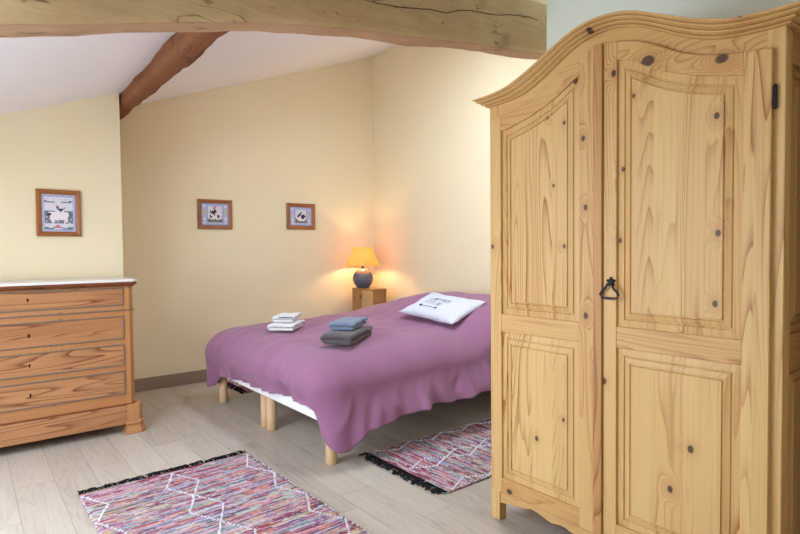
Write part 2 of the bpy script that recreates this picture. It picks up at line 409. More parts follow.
# cornice swept along the arched front and straight sides
prof = [(0, 0), (.012, 0), (.017, .05), (.017, .13), (.007, .17), (.021, .21), (.030, .28), (.033, .38), (.022, .43), (.036, .48), (.046, .56), (.049, .66), (.038, .70), (.050, .75), (.059, .84), (.060, .96), (.052, 1.0), (-.02, 1.0), (-.02, 0)]
path = [('s', -1, DP), ('s', -1, .3)]+[('f', u, 0) for u in rng(-1, 1, 80)]+[('s', 1, .3), ('s', 1, DP)]
bm = bmesh.new(); rows = []
for kd, u, d in path:
    row = []
    for o, t in prof:
        yy = u*(HW+o)
        uu = abs(u)*HW
        zz = lerp(cbot(uu), ctop(uu), t)
        if kd == 'f': row.append(bm.verts.new((-o, yy, zz)))
        else: row.append(bm.verts.new((d, yy, zz)))
    rows.append(row)
for A, B in zip(rows, rows[1:]):
    for k in range(len(prof)): bm.faces.new((A[k], A[(k+1) % len(prof)], B[(k+1) % len(prof)], B[k]))
bm.faces.new(rows[0]); bm.faces.new(rows[-1][::-1])
mesh('cornice', bm, pineH, wr, bevel=.0015, seg=1)

def panel(name, y0, y1, z0, top, xf, m, parent, ax='x', sgn=-1):
    """raised and fielded panel, outline y0..y1, z0..top(y); recessed from the face xf. ax='y' maps it to a side"""
    steps = [(0, .012), (.004, .012), (.026, .010), (.0285, .0155), (.032, .0155), (.0345, .010), (.052, .005), (.0545, .0105), (.058, .0105), (.0605, .004)]
    N = 22; bm = bmesh.new(); loops = []
    for o, dep in steps:
        a, b, c = y0+o, y1-o, z0+o
        pts = [(a, c), (b, c)]+[(lerp(b, a, i/N), top(lerp(b, a, i/N))-o*1.05) for i in range(N+1)]
        loops.append([bm.verts.new((xf-sgn*dep, p, q) if ax == 'x' else (p, xf-sgn*dep, q)) for p, q in pts])
    n = len(loops[0])
    for A, B in zip(loops, loops[1:]):
        for i in range(n): bm.faces.new((A[i], A[(i+1) % n], B[(i+1) % n], B[i]))
    # field: strip of quads
    L = loops[-1]; lo = [bm.verts.new((L[0].co+(L[1].co-L[0].co)*(1-i/N))) for i in range(N+1)]
    for i in range(N): bm.faces.new((lo[i], lo[i+1], L[2+i+1], L[2+i]))
    bmesh.ops.remove_doubles(bm, verts=bm.verts, dist=.0002)
    o = mesh(name, bm, m, parent)
    return o
XD = -.022                                             # door face
def door(s):
    """s=-1 the right-hand door (nearer the window), s=+1 the left-hand one"""
    o_in, o_w, i_w = (.005, .078, .055) if s < 0 else (.004, .066, .1)
    e0, e1 = .574 if s < 0 else .585, o_in
    f = lambda d: s*d
    D = lambda a, b: sorted((f(a), f(b)))
    bm = bmesh.new()
    st_o, st_i = e0-o_w, e1+i_w
    # stiles
    for a, b in ((st_o, e0), (e1, st_i)):
        ya, yb = D(a, b); strip_prism(bm, rng(ya, yb, 6), lambda u: .152, lambda u: dtop(abs(u)), XD, -.001, 0)
    ya, yb = D(st_i, st_o)
    strip_prism(bm, rng(ya, yb, 30), lambda u: ptop(abs(u)), lambda u: dtop(abs(u))-.001, XD+.0012, -.001, 1)
    for z0, z1 in ((.918, 1.0), (.153, .225)): box(bm, XD+.0012, -.001, ya, yb, z0, z1, 1)
    d = mesh('door', bm, [pineV, pineH], wr, bevel=.0022)
    panel('upper_panel', ya, yb, 1.0, lambda u: ptop(abs(u)), XD, pineV, d)
    panel('lower_panel', ya, yb, .225, lambda u: .918, XD, pineV, d)
    return d
dR = door(-1); dL = door(1)
mesh('cover_strip', bx(XD-.012, XD+.004, -.004, .034, .155, 2.096), pineT, dL, bevel=.003)
# drop handle
h = bmesh.new(); hy = -.040
capped(h, [(.011, -.004), (.013, 0), (.010, .004), (.004, .007)], 12)
bmesh.ops.transform(h, matrix=Matrix.Translation((XD-.002, hy, 1.172)) @ Matrix.Rotation(R(-90), 4, 'Y'), verts=h.verts)
for k in range(5):
    a = k*2*math.pi/5+.3; c0 = Vector((XD-.004, hy+math.cos(a)*.014, 1.172+math.sin(a)*.014))
    bmesh.ops.create_icosphere(h, subdivisions=1, radius=.0062, matrix=Matrix.Translation(c0))
ho = mesh('handle_plate', h, ironblack, dR, smooth=True)
h = bmesh.new(); lp = [(0, 0), (.012, -.012), (.016, -.026), (.034, -.040), (.042, -.052), (.036, -.062), (.015, -.064), (-.015, -.064), (-.036, -.062), (-.042, -.052), (-.034, -.040), (-.016, -.026), (-.012, -.012)]
tube(h, [(XD-.016, hy+a, 1.172+b) for a, b in lp], .0052, 8, True)
mesh('drop_ring', h, ironblack, ho, smooth=True, sub=1)
h = bmesh.new()
capped(h, [(.003, 1.728), (.0055, 1.732), (.0055, 1.762), (.0045, 1.764), (.0055, 1.766), (.0055, 1.800), (.003, 1.804)], 14, (XD+.012, -.580))
mesh('hinge', h, ironblack, dR, smooth=False)
# sides
for s in (-1, 1):
    bm = bmesh.new(); yo, yi = s*(HW-.004), s*(HW-.026); y0, y1 = sorted((yo, yi))
    for a, b in ((.05, .075), (DP-.075, DP-.05)): box(bm, a, b, y0, y1, .15, 1.99, 0)
    for a, b in ((.15, .24), (.92, 1.02), (1.88, 1.99)): box(bm, .075, DP-.075, y0, y1, a, b, 1)
    sd = mesh('side_frame', bm, [pineS, pineX], wr, bevel=.002)
    panel('side_panel', .075, DP-.075, 1.02, lambda u: 1.88, yo, pineS, sd, 'y', s)
    panel('side_panel', .075, DP-.075, .24, lambda u: .92, yo, pineS, sd, 'y', s)

# ------------------------------------------------------------------ chest of drawers
DX, DY = .325, 4.33
ch = empty('chest_of_drawers', (DX, DY, 0), 'old resin-pine chest of four drawers with white marble top against the wall', 'chest of drawers')
bm = bmesh.new(); w = .64
def cant(w, d, c): return [(-w, d), (-w, c), (-w+c, 0), (w-c, 0), (w, c), (w, d)]
def ofs(poly, fy): return [(x, y+fy) for x, y in poly]
prism(bm, cant(w, .44, .03), 'z', .2, 1.065)
mesh('body', bm, [oldpineV], ch, bevel=.002)
for a, b in ((.905, .925), (.86, .885), (.656, .672), (.464, .484), (.215, .275)): mesh('drawer_rail', bx(-.575, .575, -.0015, .01, a, b), railpine, ch)
bm = bmesh.new(); prism(bm, ofs(cant(w+.012, .452, .034), -.012), 'z', 1.062, 1.074); prism(bm, ofs(cant(w+.026, .464, .036), -.024), 'z', 1.074, 1.094)
mesh('cornice_moulding', bm, darkwood, ch, bevel=.005)
bm = bmesh.new(); prism(bm, ofs(cant(w+.03, .468, .034), -.028), 'z', 1.094, 1.114); mesh('marble_top', bm, marble, ch, bevel=.004)
bm = bmesh.new(); prism(bm, ofs(cant(w+.009, .445, .033), -.009), 'z', .887, .898); mesh('waist_moulding', bm, beadgrey, ch, bevel=.004)
def rect_bead(bm, x0, x1, z0, z1, y, r):
    pts = [(x0, z0), (x1, z0), (x1, z1), (x0, z1)]
    cx, cz_ = (x0+x1)/2, (z0+z1)/2
    prof = [(0, 0), (.25, -.9), (.6, -1), (.9, -.6), (1, 0)]
    loops = []
    for t, h_ in prof:
        loops.append([bm.verts.new((px+(r*t if px < cx else -r*t), y+h_*r*.55, pz+(r*t if pz < cz_ else -r*t))) for px, pz in pts])
    for A, B in zip(loops, loops[1:]):
        for i in range(4): bm.faces.new((A[i], A[(i+1) % 4], B[(i+1) % 4], B[i]))
for z0, z1, kz in ((.926, 1.054, .996), (.684, .850, .763), (.494, .646, .566), (.286, .455, .37)):
    d = mesh('drawer', bx(-.572, .572, -.003, .02, z0, z1), oldpine, ch)
    b = bmesh.new(); rect_bead(b, -.574, .574, z0-.002, z1+.002, -.003, .011); mesh('beading', b, beadgrey, d)
    k = bmesh.new(); capped(k, [(.0062, 0), (.0062, .003)], 16)
    box(k, -.0035, .0035, -.017, 0, 0, .003)
    bmesh.ops.transform(k, matrix=Matrix.Translation((.002, -.0035, kz+.006)) @ Matrix.Rotation(R(90), 4, 'X'), verts=k.verts)
    mesh('keyhole', k, blackpaint, d)
bm = bmesh.new(); prism(bm, [(-.6, .43), (-.6, 0), (.6, 0), (.6, .43)], 'z', .067, .203)
bmesh.ops.translate(bm, verts=bm.verts, vec=(0, -.02, 0))
mesh('plinth', bm, oldpine, ch, bevel=.003)
bm = bmesh.new(); prism(bm, ofs(cant(.648, .45, .03), -.012), 'z', .2, .212); mesh('plinth_moulding', bm, darkwood, ch, bevel=.004)
for s in (-1, 1):
    bm = bmesh.new()
    def blk(z0, z1, e0, e1):
        rows = []
        for zz, e in ((z0, e0), (z1, e1)):
            P_ = [(.578-e*.6, -.03-e), (.655+e*.3, -.03-e), (.682+e, -.004-e*.3), (.682+e, .10+e), (.578-e*.6, .10+e)]
            rows.append([bm.verts.new((s*px, py, zz)) for px, py in P_])
        n = 5
        bm.faces.new(rows[0][::-1]); bm.faces.new(rows[1])
        for i in range(n): bm.faces.new((rows[0][i], rows[0][(i+1) % n], rows[1][(i+1) % n], rows[1][i]))
    blk(.085, .208, 0, 0); blk(.072, .088, .018, .014)
    for i in range(5):
        za, zb = i*.0145, (i+1)*.0145
        g = lambda q: .004+.030*max(0, 1-max(q, .2))**1.6
        blk(za, zb, g(za/.0725), g(zb/.0725))
    mesh('foot', bm, oldpineV, ch, bevel=.002)
    bm = bmesh.new(); box(bm, s*.60-.05, s*.60+.05, .35, .43, 0, .07); mesh('rear_foot', bm, oldpineV, ch)

# ------------------------------------------------------------------ bed: two divan bases, duvet
def legs(b, hy):
    for xx in (.052, 1.9):
        for s in (-1, 1):
            k = bmesh.new(); capped(k, [(.034, 0), (.036, .004), (.036, .256)], 28, (xx, s*(hy-.048)))
            o = mesh('leg', k, beech, b)
            for p in o.data.polygons: p.use_smooth = len(p.vertices) == 4
def base(y0, y1, label):
    b = empty('bed_base', (1.69, (y0+y1)/2, 0), label, 'bed base', 'twin divan bases pushed together'); hy = (y1-y0)/2
    mesh('divan_frame', bx(0, 1.98, -hy, hy, .252, .40), whitecloth, b, bevel=.012)
    mesh('mattress', bx(.09, 1.93, -hy+.07, hy-.07, .402, .53), whitecloth, b, bevel=.04, seg=4)
    legs(b, hy); return b
base(2.838, 3.768, 'white divan base on round beech legs, half of the bed nearer the wardrobe')
base(3.774, 4.721, 'white divan base on round beech legs, half of the bed nearer the back wall')

X0, X1, Y0, Y1 = 1.665, 3.86, 2.86, 4.76
HUMP = curve_fn([(2.6, 0), (2.86, .02), (3.0, .15), (3.19, .212), (3.42, .222), (3.64, .222), (3.92, .208), (4.095, .184), (4.31, .136), (4.55, .07), (4.76, .01), (4.95, 0)])
def ztop(x, y):
    z = .655+.03*sst(1.75, 3.0, x)
    # pillows under the cover at the head
    z += HUMP(y)*(sst(2.88, 3.46, x) if x < 3.5 else max(0, 1-((x-3.5)/.5)**2.4))
    z += .012*mn.noise(Vector((x*2.2, y*2.2, 1)))+.006*mn.noise(Vector((x*6, y*3, 4)))+.011*mn.noise(Vector((x*1.6+y*.8, y*7-x*1.5, 6)))+.006*(1-abs(mn.noise(Vector((x*2.5-y, y*5+x, 2))))*3)
    # soft creases
    for a, o, wdt, dp in ((.35, .2, .05, .008), (-.3, 2.2, .045, .008), (.12, 1.3, .06, .008), (.9, 4.2, .05, .006)):
        q = (y-2.8)*math.cos(a)+(x-1.7)*math.sin(a)-o+.06*mn.noise(Vector((x*2.5, y*2.5, o)))
        z += dp*math.exp(-(q/wdt)**2)*(.5+mn.noise(Vector((x, y, 9+o))))
    return z
def perim(n):
    r = .11; pts = []
    segs = [((X0, Y1-r), (X0, Y0+r)), None, ((X0+r, Y0), (X1-r, Y0)), None, ((X1, Y0+r), (X1, Y1-r)), None, ((X1-r, Y1), (X0+r, Y1)), None]
    cor = [(X0+r, Y0+r, 180), (X1-r, Y0+r, 270), (X1-r, Y1-r, 0), (X0+r, Y1-r, 90)]
    out = []
    for i in range(4):
        a, b = segs[i*2]; L = math.hypot(b[0]-a[0], b[1]-a[1]); m = int(L/.017)
        nx, ny = [(-1, 0), (0, -1), (1, 0), (0, 1)][i]
        for k in range(m): t = k/m; out.append((lerp(a[0], b[0], t), lerp(a[1], b[1], t), nx, ny))
        cx, cy, a0 = cor[i]
        for k in range(20):
            an = R(a0+90*k/20); out.append((cx+r*math.cos(an), cy+r*math.sin(an), math.cos(an), math.sin(an)))
    return out
PR = perim(0); NP = len(PR)
def hem(x, y, nx, ny):
    """height of the hem and how far it stands out, by where it is"""
    dx, dy = x-X0-.105, y-Y0; cn = math.exp(-(dx*dx/.085**2+dy*dy/.085**2))      # near foot corner
    cf = math.exp(-((x-X0-.06)**2+(y-Y1+.06)**2)/.15**2)      # far foot corner
    foot = max(0, -nx); near = max(0, -ny); far = max(0, ny); head = max(0, nx); tot = foot+near+far+head
    zf = lerp(.345, .285, sst(2.95, 4.5, y)); zn = lerp(.20, .268, sst(1.85, 2.45, x))+.018*mn.noise(Vector((x*4, 0, 0)))
    z = (foot**2*zf+near**2*zn+far**2*.2+head**2*.35)/(foot**2+near**2+far**2+head**2)
    z = lerp(z, .105, min(1, cn*1.05)); z = lerp(z, .14, min(1, cf*1.1))
    o = (foot**2*.012+near**2*.135+far**2*.06+head**2*.03)/(foot**2+near**2+far**2+head**2)
    o = lerp(o, .10 if ny < -.3 else .0, cn)
    b = (foot**2*.075+near**2*.055+far**2*.03+head**2*.03)/(foot**2+near**2+far**2+head**2)
    return z, o, b, cn, cf
bm = bmesh.new(); rings = []
NI, NS, NHg = 26, 12, 22
s_acc = 0; arc = []
for i, p in enumerate(PR):
    q = PR[i-1]; s_acc += math.hypot(p[0]-q[0], p[1]-q[1]) if i else 0; arc.append(s_acc)
AL = s_acc+.017
cr = random.Random(21); CRS = []
for k in range(64):
    CRS.append((cr.uniform(0, AL), cr.uniform(-.5, .5), cr.uniform(.012, .034), cr.choice((-1, -1, .8))*cr.uniform(.009, .024), cr.uniform(.05, .45), cr.uniform(.6, 1.2)))
def crease(s, h, t):
    v = 0
    for s0, sk, w_, a_, t0, t1 in CRS:
        d = s-s0-sk*h-.25*sk*h*h*4; d = (d+AL/2) % AL-AL/2
        if abs(d) < 3*w_ and t > t0: v += a_*math.exp(-(d/w_)**2)*sst(t0, t0+.35, t)*(1-.75*sst(t1-.15, t1+.15, t))
    return v
def loopn(s, f, t, sd):
    a = 2*math.pi*s/AL; r = f*AL/(2*math.pi)
    return mn.noise(Vector((r*math.cos(a)+sd, r*math.sin(a), t)))
for j in range(NI+NS+NHg+1):
    ring = []
    for i, (px, py, nx, ny) in enumerate(PR):
        zh, oh, bl, cn, cf = hem(px, py, nx, ny); s = arc[i]
        qx, qy = min(max(px, X0+.20), X1-.2), min(max(py, Y0+.32), Y1-.18)
        if j <= NI:
            t = 1-j/NI
            mxx = min(max(qx, X0+.95), X1-.95); myy = (Y0+Y1)/2
            e = 1-t; xx, yy = lerp(mxx, qx, e), lerp(myy, qy, e)
            co = Vector((xx, yy, ztop(xx, yy)))
        else:
            zt = ztop(qx, qy); H = zt-zh; sh = min(.21, H*.6)
            if j <= NI+NS:
                a = (j-NI)/NS*math.pi/2
                o = bl; h = sh*(1-math.cos(a)); sa = math.sin(a)
                tt = .25*(j-NI)/NS
            else:
                v = (j-NI-NS)/NHg; h = lerp(sh, H, v); o = lerp(bl, oh, v*v*(3-2*v)*.6+v*.4); tt = .25+.75*v; sa = 1
            # folds
            A = tt*tt*lerp(.044, .060, max(0, -ny))+.014*tt
            skew = .35*(h)
            fo = loopn(s+skew, 4.2, tt*.7, 0)*1.0+loopn(s-skew*.6, 9.5, tt*.9, 5)*.55
            rid = (1-abs(loopn(s+skew*.5, 6, tt*.6, 11))*2.4)
            fo = fo+max(0, rid)*.45-.15
            o += A*fo+cn*tt*.016*math.sin(s*34+tt*3)+crease(s, h, tt)
            hz = zt-h+.012*loopn(s, 3.2, 9, 2)*tt
            co = Vector((lerp(qx, px+nx*o, sa), lerp(qy, py+ny*o, sa), max(.03, hz)))
        ring.append(bm.verts.new(co))
    rings.append(ring)
for A, B in zip(rings, rings[1:]):
    for k in range(NP): bm.faces.new((A[k], A[(k+1) % NP], B[(k+1) % NP], B[k]))
bmesh.ops.remove_doubles(bm, verts=bm.verts, dist=.0008)
bmesh.ops.holes_fill(bm, edges=[e for e in bm.edges if e.is_boundary and e.verts[0].co.z > .5], sides=0)
dv = mesh('duvet', bm, duvetM, smooth=True)
sm = dv.modifiers.new('smooth', 'SMOOTH'); sm.factor = .4; sm.iterations = 1
so = dv.modifiers.new('solid', 'SOLIDIFY'); so.thickness = .014; so.offset = -1
tag(dv, 'mauve duvet spread over the whole bed and draping to the floor side', 'duvet')

# ------------------------------------------------------------------ towels
def towel(loc, rz, Wd, L, Ht, layers, m):
    """folded towel: the folded sheet shows its layers at the near end; Wd across the folds (x), L along them (y)"""
    th = Ht/layers; n = 12; r = th/2; cl = []
    for k in range(layers):
        z = th*(k+.5); u0, u1 = (Wd-r, r) if k % 2 == 0 else (r, Wd-r)
        if k == 0: u0 -= .03
        if k == layers-1: u1 += (-.02 if u1 > u0 else .02)
        for i in range(n+1): cl.append((lerp(u0, u1, i/n), z))
        if k < layers-1:
            sg = -1 if k % 2 == 0 else 1; uc = r if k % 2 == 0 else Wd-r
            for i in range(1, 6):
                an = -math.pi/2+math.pi*i/6; cl.append((uc+sg*r*math.cos(an), z+th/2+th/2*math.sin(an)))
    hw = th*.45; left, right = [], []
    for i, (u, z) in enumerate(cl):
        a = cl[max(0, i-1)]; b = cl[min(len(cl)-1, i+1)]; du, dz = b[0]-a[0], b[1]-a[1]; l = math.hypot(du, dz) or 1
        left.append((u-dz/l*hw, z+du/l*hw)); right.append((u+dz/l*hw, z-du/l*hw))
    poly = left+right[::-1]; NV = 20; bm = bmesh.new(); rows = []; P_ = len(poly); N2 = len(cl)
    for j in range(NV+1):
        v = j/NV; row = []; e = abs(2*v-1); yy = lerp(-L/2, L/2, v)
        for u, z in poly:
            d = max(0, min(u, Wd-u)); fl_ = .90+.10*math.sqrt(min(1, d/.03)); zz = Ht*.46+(z-Ht*.46)*fl_
            zz = zz*(1-.12*e**8)+.008*mn.noise(Vector((u*10, yy*9, z*12+loc[0])))*z/Ht
            ux = (u-Wd/2)*(1-.03*e**4)+.006*mn.noise(Vector((z*25, yy*10, 3+loc[1])))
            row.append(bm.verts.new((ux, yy*(1+.025*math.sin(z*140+loc[0])), max(.0005, zz))))
        rows.append(row)
    for A, B in zip(rows, rows[1:]):
        for k in range(P_): bm.faces.new((A[k], A[(k+1) % P_], B[(k+1) % P_], B[k]))
    for row in (rows[0], rows[-1]):
        for i in range(N2-1): bm.faces.new((row[i], row[i+1], row[P_-2-i], row[P_-1-i]))
    o = mesh('towel', bm, m, smooth=True, sub=1); o.location = loc; o.rotation_euler.z = rz
    return o
def on_duvet(x, y): return ztop(x, y)
def rest(x, y, r): return max(on_duvet(x+a, y+b) for a in (-r, -r/2, 0, r/2, r) for b in (-r, -r/2, 0, r/2, r))
zt = rest(2.07, 4.06, .13)
T1 = towel((2.07, 4.06, zt+.001), R(-46), .25, .305, .058, 2, terryW); tag(T1, 'larger folded white towel lying directly on the mauve duvet', 'towel')
T2 = towel((2.09, 4.085, zt+.061), R(-42), .21, .275, .056, 2, terryW); tag(T2, 'smaller folded white towel with dark embroidery on top of a white towel', 'towel')
bm = bmesh.new()
for i in range(9):
    a = -.055+i*.0125; tube(bm, [(a, -.1385, .040+.004*math.sin(i*2.1)), (a+.006, -.1385, .046+.003*math.cos(i*3)), (a+.012, -.1385, .039+.004*math.sin(i*1.3))], .0028, 5)
emb = mesh('embroidery', bm, inkD, T2); emb['label'] = 'dark stitched mark'
zt2 = rest(2.13, 3.24, .16)
T3 = towel((2.13, 3.24, zt2+.001), R(-53), .265, .46, .078, 2, terryG); tag(T3, 'folded charcoal grey towel underneath the blue towel on the bed', 'towel')
T4 = towel((2.17, 3.29, zt2+.081), R(-50), .215, .37, .058, 2, terryB); tag(T4, 'folded slate blue towel on top of the charcoal towel', 'towel')

for o in (T1, T2, T3, T4): o['group'] = 'folded towels on the bed'
# ------------------------------------------------------------------ cushion
cu = bmesh.new(); A0, B0, D0 = Vector((2.98, 3.771, .742)), Vector((2.95, 3.063, .702)), Vector((3.37, 3.77, .892))
NU, NVv = 36, 48
ex = (D0-A0); ey = (B0-A0); ez = ex.cross(ey).normalized(); ez = -ez if ez.z < 0 else ez
org = (A0+B0+D0+(B0+D0-A0))/4
def cush(u, v, side):
    """u along the long edge -1..1, v from foot edge to head edge"""
    pin = 1-.10*(1-u*u)*abs(v)**3; pin2 = 1-.07*(1-v*v)*abs(u)**3
    t = max(0, (1-abs(u)**3.2)*(1-abs(v)**3.2))**.5
    h = (.058 if side > 0 else -.018)*t
    h += .012*mn.noise(Vector((u*2.2, v*2.2, side)))*t
    cw = max(0, abs(u)*abs(v)-.18)
    h += side*.022*math.sin(11*(abs(u)-abs(v))+3*u)*cw*t
    h += side*.010*math.sin(9*u+2*v)*max(0, abs(v)-.55)*t
    ear = .016*max(0, abs(u*v)-.55)/.45
    return org+ey*.5*u*pin2+ex*.5*v*pin+ez*(h+ear+.012)
for side in (1, -1):
    g = [[cu.verts.new(cush(-1+2*i/NVv, -1+2*j/NU, side)) for i in range(NVv+1)] for j in range(NU+1)]
    for j in range(NU):
        for i in range(NVv): cu.faces.new((g[j][i], g[j][i+1], g[j+1][i+1], g[j+1][i]))
bmesh.ops.remove_doubles(cu, verts=cu.verts, dist=.0006)
cush_o = tag(mesh('cushion', cu, cushM, smooth=True), 'white rectangular printed cushion propped at the head of the bed', 'cushion')
# faint print: two rows of slim lettering strokes and an arrow
pm = bmesh.new(); rr = random.Random(5)
def ink(pts, r): tube(pm, [cush(u, v, 1)+ez*.0012 for u, v in pts], r, 5)
for v0, v1, ua, ub in ((.06, .28, -.42, .24), (-.26, -.04, -.44, .12)):
    u = ua; k = 0
    while u < ub:
        wd = rr.choice((.03, .045, .055)); t = rr.random()
        if t < .3: ink([(u, v0), (u, v1)], .0022); ink([(u, v1), (u+wd, v1-.02)], .0018)
        elif t < .6: ink([(u, v0), (u, v1), (u+wd, v1), (u+wd, v0)], .002)
        elif t < .8: ink([(u, v1), (u+wd/2, v0), (u+wd, v1)], .002)
        else: ink([(u+wd, v1), (u, v1), (u, v0), (u+wd, v0)], .002)
        u += wd+.024; k += 1
        if k in (1, 5): u += .03
prn = mesh('lettering', pm, inkM, cush_o); prn['label'] = 'faint grey printed lettering'; prn['kind'] = 'stuff'
pm = bmesh.new()
ink([(-.44+i*.05, -.44) for i in range(12)], .0025)
for s in (-.035, .035): ink([(-.45, -.44), (-.41, -.44+s*1.6)], .006); ink([(.11, -.44), (.14, -.44+s*1.4)], .005)
ink([(-.465, -.44), (-.42, -.44)], .009); ink([(.10, -.44), (.14, -.44)], .007)
mesh('printed_arrow', pm, inkD, cush_o)

# ------------------------------------------------------------------ bedside cabinet and lamp
NX, NY0, NY1, NX1, NZ = 3.56, 4.985, 5.385, 3.76, .872
ns = empty('bedside_cabinet', (NX, (NY0+NY1)/2, 0), 'narrow oak bedside cabinet standing in the corner behind the bed', 'bedside cabinet')
hw = (NY1-NY0)/2; dp = NX1-NX
mesh('carcass', bx(.016, dp, -hw, hw, .06, NZ-.018), nightwood, ns, bevel=.003)
mesh('cabinet_top', bx(0, dp+.004, -hw-.004, hw+.004, NZ-.018, NZ), nightwood, ns, bevel=.004)
for a, b, m in ((.001, hw-.002, nightwood), (-hw+.002, -.001, nightpale)):
    d = mesh('door', bx(0, .016, a, b, .07, NZ-.02), m, ns, bevel=.002)
    if a > 0:
        k = bmesh.new(); capped(k, [(.008, -.004), (.007, .006), (.012, .012), (.013, .018), (.009, .024), (.003, .026)], 16)
        bmesh.ops.transform(k, matrix=Matrix.Translation((0, .012, .785)) @ Matrix.Rotation(R(-90), 4, 'Y'), verts=k.verts)
        mesh('knob', k, brass, d, smooth=True)
mesh('plinth', bx(.02, dp-.01, -hw+.01, hw-.01, 0, .06), nightwood, ns)
LX, LY = 3.635, 5.27
lamp = empty('table_lamp', (LX, LY, NZ), 'lit table lamp with round blue-grey ceramic base and orange shade', 'lamp')
k = bmesh.new(); capped(k, [(.062, 0), (.066, .003), (.072, .012), (.100, .045), (.117, .085), (.120, .115), (.113, .155), (.092, .190), (.062, .212), (.035, .222), (.022, .226)], 40)
mesh('lamp_base', k, ceramic, lamp, smooth=True)
k = bmesh.new(); capped(k, [(.013, .224), (.014, .228), (.014, .275), (.017, .278), (.017, .30), (.012, .304)], 20); mesh('socket', k, ironblack, lamp)
SM = bpy.data.materials.new('orange_lampshade'); SM.use_nodes = True; nt = SM.node_tree; nt.nodes.remove(nt.nodes['Principled BSDF'])
d1 = nt.nodes.new('ShaderNodeBsdfDiffuse'); d1.inputs[0].default_value = lin((240, 190, 120)); t1 = nt.nodes.new('ShaderNodeBsdfTranslucent'); t1.inputs[0].default_value = lin((255, 208, 140))
ms = nt.nodes.new('ShaderNodeMixShader'); ms.inputs[0].default_value = .36
tc = nt.nodes.new('ShaderNodeTexCoord'); nz = nt.nodes.new('ShaderNodeTexNoise'); nz.inputs['Scale'].default_value = 180; bp = nt.nodes.new('ShaderNodeBump'); bp.inputs['Strength'].default_value = .1
nt.links.new(tc.outputs['Object'], nz.inputs['Vector']); nt.links.new(nz.outputs['Fac'], bp.inputs['Height']); nt.links.new(bp.outputs[0], d1.inputs['Normal'])
nt.links.new(d1.outputs[0], ms.inputs[1]); nt.links.new(t1.outputs[0], ms.inputs[2]); nt.links.new(ms.outputs[0], nt.nodes['Material Output'].inputs[0])
k = bmesh.new(); lathe(k, [(.196, .258), (.1965, .262), (.104, .468), (.103, .472)], 48)
sh = mesh('lamp_shade', k, SM, lamp, smooth=True); s_ = sh.modifiers.new('solid', 'SOLIDIFY'); s_.thickness = .0015
bulb = bpy.data.materials.new('bulb_glow'); bulb.use_nodes = True
bb = bulb.node_tree.nodes['Principled BSDF']; bb.inputs['Emission Color'].default_value = lin((255, 214, 158)); bb.inputs['Emission Strength'].default_value = 160
k = bmesh.new(); capped(k, [(.010, .303), (.013, .312), (.026, .335), (.028, .352), (.020, .372), (.006, .380)], 16); mesh('light_bulb', k, bulb, lamp, smooth=True)
ring = bmesh.new()
for a in range(3): tube(ring, [(0.02*math.cos(a*2.094), .02*math.sin(a*2.094), .300), (.103*math.cos(a*2.094), .103*math.sin(a*2.094), .466)], .0016, 5)
mesh('shade_carrier', ring, brass, lamp)

# ------------------------------------------------------------------ framed pictures
def picture(cx, cz_, w, h, yw, fw, label, draw):
    p = empty('framed_picture', (cx, yw, cz_-h/2), label, 'picture', 'small framed animal pictures')
    fr = bmesh.new(); prof = [(0, 0), (0, -.016), (.2, -.022), (.45, -.020), (.7, -.015), (.85, -.012), (1, -.011), (1, 0)]
    pts = [(-w/2, 0), (w/2, 0), (w/2, h), (-w/2, h)]; loops = []
    for t, dy in prof: loops.append([fr.verts.new((px-math.copysign(t*fw, px), dy-.002, pz+(t*fw if pz == 0 else -t*fw))) for px, pz in pts])
    for A, B in zip(loops, loops[1:]):
        for i in range(4): fr.faces.new((A[i], A[(i+1) % 4], B[(i+1) % 4], B[i])).material_index = i % 2
    mesh('frame', fr, [framewood, framewoodV], p)
    pw, ph = w-2*fw, h-2*fw; rows = draw(); nr, nc = len(rows), len(rows[0])
    pal = sorted(set(''.join(rows))); bm = bmesh.new()
    for j, r_ in enumerate(rows):
        for i, c_ in enumerate(r_):
            x0 = -pw/2+pw*i/nc; x1 = -pw/2+pw*(i+1)/nc; z1 = h-fw-ph*j/nr; z0 = h-fw-ph*(j+1)/nr
            bm.faces.new([bm.verts.new(q) for q in ((x0, -.009, z0), (x1, -.009, z0), (x1, -.009, z1), (x0, -.009, z1))]).material_index = pal.index(c_)
    bmesh.ops.remove_doubles(bm, verts=bm.verts, dist=.0001)
    mesh('embroidered_print', bm, [STITCH[c_] for c_ in pal], p)
    mesh('backing', bx(-w/2+.004, w/2-.004, -.007, -.001, .004, h-.004), framewood, p)
STITCH = {k: plain('stitch_'+n, c, .9, .1, .05, 300) for k, n, c in (('.', 'lavender', (176, 184, 218)), (' ', 'cream', (214, 214, 226)), ('w', 'white', (232, 222, 228)), ('g', 'grey', (112, 120, 138)), ('b', 'blue', (148, 156, 200)),
     ('k', 'navy', (58, 60, 84)), ('r', 'rose', (206, 112, 132)), ('y', 'straw', (198, 188, 130)), ('o', 'peach', (222, 178, 150)), ('m', 'moss', (112, 120, 106)))}
